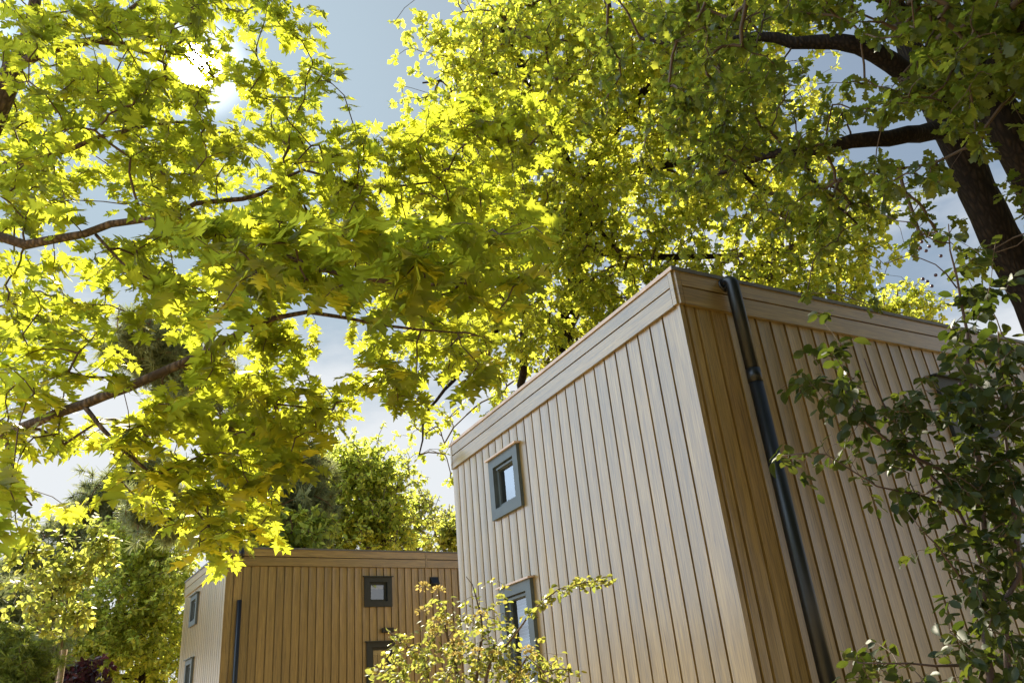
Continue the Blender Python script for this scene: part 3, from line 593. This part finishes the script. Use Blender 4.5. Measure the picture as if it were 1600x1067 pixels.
# columns start at x = 550
G_OAKB = ['0005799999998532', '0014899999998510', '0024899999999400', '0026999999998530', '0479999999998531',
          '0789999999999412', '0889999899999567', '0788999999999997', '0787899999999998', '0888899999999997',
          '0257999999999995', '0012664388888860', '0233210388888800', '0134000008880000', '0013000000550000']
tips = grid_points(G_OAKB, 550, 0, 50, 56, lambda x, y: (13.0, 17.5), 1.3)
tips = np.vstack([tips, np.array([at(rng.uniform(720, 1250), rng.uniform(-260, 0), rng.uniform(14, 19)) for _ in range(700)])])
tips = clumped(tips[tips[:, 2] > 3.0], 0.36, 11, 0.55)
dirs = grow_twigs(skel, tips, M_TWIG, ob, base, 0.004, 0.42, 0.05)
P, D, Nn, S = sprays(tips, dirs, 8, 0.15, droop=0.2, tilt=0.5, length=0.25, rosette=True)
place_leaves('foliage', T_OAK_S, P, D, Nn, S, M_OAK, ob, base); print('oak B leaves', len(P))

# ------------------------------------------------------------------ background trees
GROUPS = {'pine_tree': 'pines behind the farther house', 'birch_tree': 'small birches beside the nearer house wall', 'broadleaf_tree': 'broadleaf trees round the farther house', 'conifer_shrub': 'low conifers in the lower left corner'}
def ellipsoids(blobs, n, shell=0.45):
    """points in 3-D ellipsoids (centre, radii), denser towards the surface"""
    w = np.array([b[1][0]*b[1][1]*b[1][2] for b in blobs])**0.8; w /= w.sum(); out = []
    for (c, r), k in zip(blobs, (w*n).astype(int)+3):
        u = norm(rng.normal(0, 1, (k, 3))); rr = shell+(1-shell)*rng.random((k, 1))**0.6
        lump = 1+0.16*np.sin(u[:, :1]*5+c[0])+0.13*np.sin(u[:, 2:]*7+c[1])+rng.normal(0, 0.07, (k, 1))
        out.append(np.array(c)+u*rr*lump*np.array(r))
    return np.vstack(out)
def blob(x, y, rx, ry, d, depth=None):
    """centre and radii of a clump standing at distance d"""
    return (at(x, y, d), (rx*d/FPX, depth or rx*d/FPX, ry*d/FPX))
def crown_tree(name, label, cat, bx, d, blobs, ntips, T, mat, barkm, trunk_r, top_y, nl=7, size=0.12, group=None, tuft=False, droop=0.25, rtip=0.006, low_y=1060, cone=None, part='foliage', fork=True, clump=0.011, shell=0.45):
    r0 = ray(bx, low_y); h = math.hypot(r0[0], r0[1]); b = (r0[0]/h*d, r0[1]/h*d, 0.0)
    root = thing(name, label, cat, b, 0, group or (GROUPS.get(name))); top = at(bx, top_y, d); top = np.array([b[0]*0.7+top[0]*0.3, b[1]*0.7+top[1]*0.3, top[2]])
    sk = [limb('trunk', [(b[0], b[1], -0.1, trunk_r*1.2), (b[0]+rng.normal(0, .01)*d*.2, b[1], top[2]*0.35, trunk_r), (*(np.array(b)*0.4+top*0.6+np.array([0, 0, 0])), trunk_r*0.7), (*top, trunk_r*0.15)], barkm, root, b, 10, trunk_r*0.05, 0.5)]
    if fork:
        for c, r in blobs:
            k = sk[0][np.argmin(np.sum((sk[0][:, :3]-np.array([c[0], c[1], c[2]-0.35*np.linalg.norm(c[:2]-np.array(b[:2]))-r[2]*0.6]))**2, 1))]
            mid = (k[:3]+np.array(c))/2+np.array([0, 0, -0.05*d*0.3])
            sk.append(limb('branch', [(*k[:3], k[3]*0.5), (*mid, k[3]*0.35), (*c, k[3]*0.15)], barkm, root, b, 7, 0.02, 0.5))
    tips = clumped(ellipsoids(blobs, ntips, shell), clump*d, 7, 0.6); tips = tips[tips[:, 2] > 0.15]
    dirs = grow_twigs(np.vstack(sk), tips, M_TWIG if not tuft else barkm, root, b, rtip, 0.4, trunk_r*0.5)
    P, D, Nn, S = sprays(tips, dirs, nl, size, droop=droop, tilt=0.55, length=size*2, rosette=True, spread=1.0)
    place_leaves(part, T, P, D, Nn, S, mat, root, b)
    return root
crown_tree('broadleaf_tree', 'round green broadleaf tree above the middle of the farther roof', 'tree', 545, 31,
    [blob(560, 790, 60, 80, 31), blob(530, 740, 35, 35, 30), blob(585, 760, 32, 50, 31), blob(560, 715, 28, 25, 31), blob(600, 840, 40, 50, 30), blob(500, 830, 40, 60, 31)], 2600, T_SIMPLE, M_BROAD, M_BARK_OAK, 0.25, 720, 8, 0.19, rtip=.01, clump=0.019)
crown_tree('birch_tree', 'wispy pale birch with sky showing through beside the nearer house wall', 'tree', 655, 36,
    [blob(655, 815, 38, 40, 36), blob(630, 835, 28, 32, 36), blob(680, 830, 28, 38, 36), blob(650, 790, 20, 22, 36)], 420, T_SIMPLE, M_BIRCH, M_BARK_BIRCH, 0.13, 775, 6, 0.20, rtip=.012)
crown_tree('birch_tree', 'small golden birch hard against the left edge of the nearer house wall', 'tree', 712, 33,
    [blob(712, 830, 20, 32, 33), blob(700, 850, 26, 22, 33), blob(718, 795, 10, 20, 33)], 240, T_SIMPLE, M_YOUNG, M_BARK_BIRCH, 0.1, 780, 6, 0.22, rtip=.01)
crown_tree('pine_tree', 'tall pine with reddish trunk behind the farther house', 'tree', 343, 27,
    [blob(225, 545, 55, 30, 26), blob(270, 520, 30, 16, 27), blob(290, 580, 60, 28, 27), blob(340, 610, 60, 26, 26), blob(420, 690, 62, 30, 27), blob(385, 735, 40, 26, 26), blob(450, 745, 55, 36, 27), blob(420, 800, 75, 42, 26), blob(480, 800, 36, 36, 27), blob(250, 800, 50, 40, 27)],
    2300, T_TUFT, M_PINE, M_BARK_PINE, 0.20, 520, 7, 0.28, tuft=True, droop=0.0, rtip=.01)
crown_tree('pine_tree', 'blue green pine at far left behind the young staked tree', 'tree', 180, 42,
    [blob(150, 800, 42, 28, 42), blob(205, 780, 50, 40, 42), blob(110, 850, 42, 24, 42), blob(70, 900, 50, 28, 42), blob(190, 840, 60, 50, 42), blob(40, 960, 60, 45, 42), blob(240, 740, 40, 30, 42)],
    2000, T_TUFT, M_PINE, M_BARK_PINE, 0.22, 740, 7, 0.36, tuft=True, droop=0.0, rtip=.012)
crown_tree('pine_tree', 'distant dark pine at the lower left edge of the picture', 'tree', 10, 34,
    [blob(0, 960, 40, 30, 34), blob(15, 1010, 50, 40, 34), blob(-10, 920, 25, 18, 34)], 420, T_TUFT, M_PINE, M_BARK_PINE, 0.2, 900, 7, 0.32, tuft=True, droop=0.0, rtip=.012)
crown_tree('broadleaf_tree', 'dense dark green tree left of the farther house', 'tree', 222, 36,
    [blob(225, 900, 70, 60, 36), blob(180, 960, 62, 60, 36), blob(260, 960, 60, 70, 37), blob(220, 1030, 80, 60, 36), blob(250, 850, 45, 40, 37), blob(140, 1010, 40, 50, 36), blob(200, 840, 35, 30, 36)], 3000, T_OAK_S, M_BROAD, M_BARK_OAK, 0.12, 820, 7, 0.24, rtip=.005)
crown_tree('broadleaf_tree', 'olive green tree seen between the pine and the farther roof', 'tree', 465, 24,
    [blob(400, 845, 60, 30, 24), blob(470, 840, 50, 30, 24), blob(340, 820, 50, 40, 24)], 520, T_SIMPLE, M_BROAD, M_BARK_OAK, 0.12, 830, 7, 0.22, rtip=.008)
crown_tree('oak_tree', 'distant tree top peeping over the roof edge at right', 'tree', 1392, 24,
    [blob(1392, 482, 36, 20, 24), blob(1355, 500, 34, 20, 24), blob(1430, 500, 34, 20, 24), blob(1400, 470, 16, 12, 24)], 330, T_OAK_S, M_OAK, M_BARK_OAK, 0.16, 470, 7, 0.16, rtip=.006)
crown_tree('young_tree', 'slender yellow leaved young tree tied to a wooden stake at lower left', 'tree', 96, 9.5,
    [blob(105, 880, 55, 55, 9.5), blob(60, 930, 50, 45, 9.5), blob(130, 950, 45, 50, 9.3), blob(100, 845, 28, 25, 9.5), blob(45, 865, 20, 40, 9.6), blob(80, 990, 55, 30, 9.5), blob(150, 860, 30, 28, 9.5)], 250, T_SIMPLE, M_YOUNG, M_TWIG, 0.022, 820, 8, 0.075, rtip=.0022, droop=0.3, shell=0.15)
crown_tree('conifer_shrub', 'small pointed yellow green conifer in the lower left corner', 'shrub', 22, 8.5,
    [blob(22, 1050, 34, 34, 8.5), blob(24, 1015, 20, 24, 8.5), blob(26, 985, 8, 16, 8.5), blob(22, 1110, 50, 50, 8.5)], 620, T_TUFT, M_THUJA, M_TWIG, 0.03, 980, 5, 0.07, droop=-0.4, rtip=.0015)
crown_tree('purple_shrub', 'purple leaved shrub low between the young tree and dark tree', 'shrub', 118, 12,
    [blob(90, 1080, 40, 40, 12), blob(140, 1080, 30, 40, 12)], 260, T_SIMPLE, M_PURPLE, M_TWIG, 0.03, 1035, 8, 0.09, rtip=.003)
crown_tree('conifer_shrub', 'grey green conifer low between the small conifer and young tree', 'shrub', 66, 14,
    [blob(66, 1040, 28, 40, 14), blob(66, 1000, 14, 22, 14), blob(60, 1090, 40, 50, 14)], 360, T_TUFT, M_PINE, M_TWIG, 0.04, 985, 5, 0.14, droop=-0.2, rtip=.003)
# stake beside the young tree
r0 = ray(93, 1060); h = math.hypot(r0[0], r0[1]); sb = (r0[0]/h*9.3, r0[1]/h*9.3, 0)
ps = MB(); ps.tube([(0, 0, -0.1), (0.005, 0, 1.2), (0.0, 0.01, 2.55)], [0.03, 0.03, 0.028], 10)
po = ps.build('tree_stake', M_POST, None, smooth=True); po.location = sb; po['label'] = 'pale round wooden stake standing beside the slender young tree'; po['category'] = 'stake'

# ---- serviceberry in front of the nearer house, right
def stems_shrub(name, label, base, stems, tips, leafT, leafmat_, nl, size, rtip, droop, length, stem_mat, tilt=0.5, spread=0.95, rmax=0.006):
    root = thing(name, label, 'shrub', base); sk = [limb('stem', s, stem_mat, root, base, 8, 0.004, 0.12) for s in stems]
    dirs = grow_twigs(np.vstack(sk), tips, M_TWIG, root, base, rtip, 0.36, rmax)
    P, D, Nn, S = sprays(tips, dirs, nl, size, droop=droop, tilt=tilt, length=length, spread=spread)
    place_leaves('foliage', leafT, P, D, Nn, S, leafmat_, root, base); return root, sk
M_STEM = plain('reddish_stem', (0.05, 0.028, 0.022), 0.7)
r0 = ray(1545, 1067); b = (r0[0]*3.35, r0[1]*3.35, 0.0)
stems = [
    [(b[0], b[1], -0.05, .018), A4(1548, 1067, 3.35, .014), A4(1542, 900, 3.35, .012), A4(1533, 760, 3.35, .010), A4(1522, 640, 3.35, .008), A4(1507, 520, 3.35, .006), A4(1492, 430, 3.35, .004), A4(1482, 350, 3.35, .002)],
    [(b[0]+.03, b[1], -0.05, .014), A4(1575, 1060, 3.2, .011), A4(1590, 900, 3.2, .009), A4(1580, 760, 3.25, .007), A4(1570, 620, 3.3, .004), A4(1560, 540, 3.3, .002)],
    [A4(1535, 800, 3.35, .008), A4(1480, 735, 3.3, .007), A4(1400, 700, 3.2, .006), A4(1345, 650, 3.15, .004), A4(1310, 590, 3.1, .002)],
    [A4(1540, 900, 3.35, .006), A4(1500, 800, 3.3, .006), A4(1440, 725, 3.25, .005), A4(1385, 640, 3.2, .003), A4(1350, 560, 3.15, .002)],
    [A4(1500, 800, 3.3, .005), A4(1430, 770, 3.15, .004), A4(1370, 760, 3.05, .003), A4(1290, 710, 3.0, .002), A4(1235, 710, 3.0, .0015)],
    [A4(1545, 1030, 3.35, .006), A4(1490, 1040, 3.1, .005), A4(1420, 1035, 2.95, .003), A4(1340, 1035, 2.9, .0015)],
    [A4(1495, 450, 3.35, .003), A4(1460, 415, 3.3, .002), A4(1420, 400, 3.3, .0015), A4(1385, 412, 3.3, .001)],
    [A4(1484, 380, 3.35, .003), A4(1450, 370, 3.3, .002), A4(1420, 350, 3.3, .0015), A4(1380, 335, 3.3, .001)],
    [A4(1545, 960, 3.35, .005), A4(1500, 900, 3.1, .004), A4(1460, 850, 3.0, .003), A4(1420, 800, 2.95, .0015)]]
# columns start at x = 1200, rows at y = 250, cells 40 px
G_SERV = ['0000000011', '0000000112', '0000002221', '0000012332', '0000021323', '0000001774', '1320001883', '2661002898', '3777323998', '0678556997', '0057777887', '4444577887', '4544346887',
          '0013456886', '0002345887', '0001236787', '0000024678', '0000012578', '0001236788', '0015546788', '0025556788']
tips = grid_points(G_SERV, 1200, 250, 40, 6.6, lambda x, y: (2.9, 3.6), 1.9)
tips = tips[tips[:, 2] > 0.2]
tips = np.vstack([tips, np.array([at(rng.uniform(1450, 1750), rng.uniform(1067, 1500), rng.uniform(3.0, 3.7)) for _ in range(70)])]); tips = tips[tips[:, 2] > 0.15]
sv, _ = stems_shrub('serviceberry_shrub', 'tall airy shrub with small oval leaves in front of the nearer house at right', b, stems, tips, T_OVAL, M_SERV, 6, 0.052, 0.0011, 0.35, 0.08, M_STEM)
# berries
M_BERRY = plain('dark_berry', (0.05, 0.02, 0.03), 0.4)
def berry(mb, c, r):
    c = Vector(c); pts = []; n_ = 6
    rings = [(-1, 0.0), (-0.6, 0.8), (0, 1), (0.6, 0.8), (1, 0.0)]
    mb.tube([c+Vector((0, 0, r*a)) for a, w_ in rings], [max(r*w_, r*0.05) for a, w_ in rings], n_)
for (x, y) in [(1440, 378), (1452, 385), (1447, 392), (1438, 388), (1459, 372), (1470, 400), (1449, 440), (1456, 447), (1442, 436), (1462, 430), (1500, 600), (1530, 560), (1548, 590)]:
    br = MB(); berry(br, at(x, y, 3.32)-np.array(b), 0.007); br.build('berry', M_BERRY, sv, smooth=True)

# ---- shrub between the houses
r0 = ray(720, 1067); b = (r0[0]*5.2, r0[1]*5.2, 0.0)
stems = [
    [(b[0], b[1], -0.05, .016), A4(715, 1060, 5.2, .011), A4(700, 1000, 5.2, .008), A4(690, 950, 5.2, .004)],
    [(b[0]+.03, b[1], -0.05, .014), A4(745, 1060, 5.1, .010), A4(755, 1000, 5.1, .007), A4(745, 930, 5.1, .004), A4(728, 900, 5.1, .002)],
    [(b[0], b[1]+.03, -0.05, .014), A4(760, 1060, 5.0, .010), A4(790, 1010, 4.9, .007), A4(830, 955, 4.8, .005), A4(875, 922, 4.75, .004), A4(915, 910, 4.7, .003), A4(950, 907, 4.7, .0015)],
    [(b[0]-.03, b[1], -0.05, .012), A4(670, 1060, 5.1, .008), A4(640, 1010, 5.1, .005), A4(605, 985, 5.1, .003)],
    [(b[0]+.06, b[1], -0.05, .012), A4(800, 1065, 4.9, .007), A4(850, 1050, 4.8, .004), A4(890, 1045, 4.8, .002)]]
G_SP = ['000000000000', '000010120000', '000231330000', '000454440000', '023556554200', '045678776320', '467788887653', '899999999887', '999999999998']
tips = grid_points(G_SP, 572, 872, 28, 10.0, lambda x, y: (4.8, 5.6))
arc_t = [at(x, y+rng.normal(0, 5), 4.75+rng.normal(0, .04)) for x, y in zip(np.linspace(820, 950, 26), np.interp(np.linspace(820, 950, 26), [820, 875, 915, 950], [965, 922, 910, 907]))]
low_ = np.array([at(rng.uniform(560, 900), rng.uniform(1067, 1330), rng.uniform(4.8, 5.7)) for _ in range(330)])
tips = np.vstack([tips, np.array(arc_t), low_]); tips = tips[tips[:, 2] > 0.1]
sg, _ = stems_shrub('garden_shrub', 'bushy yellow green shrub with faded flower heads between the two houses', b, stems, tips, T_OVAL, M_SPIR, 7, 0.038, 0.0010, 0.2, 0.07, M_TWIG, tilt=0.7)
fl = grid_points(['000010000', '002022000', '034323010', '034444310', '023344331', '023333333'], 590, 880, 32, 1.7, lambda x, y: (4.7, 5.1))
fl = fl[rng.permutation(len(fl))[:60]]
for c in fl:
    n_ = 34; u = norm(rng.normal(0, 1, (n_, 3))+np.array([0, 0, 0.8]))
    place_leaves('flower_head', T_SIMPLE, c+u*np.array([.028, .028, .012]), u, norm(rng.normal(0, 1, (n_, 3))), np.full(n_, 0.022), M_FLOWER, sg, b)
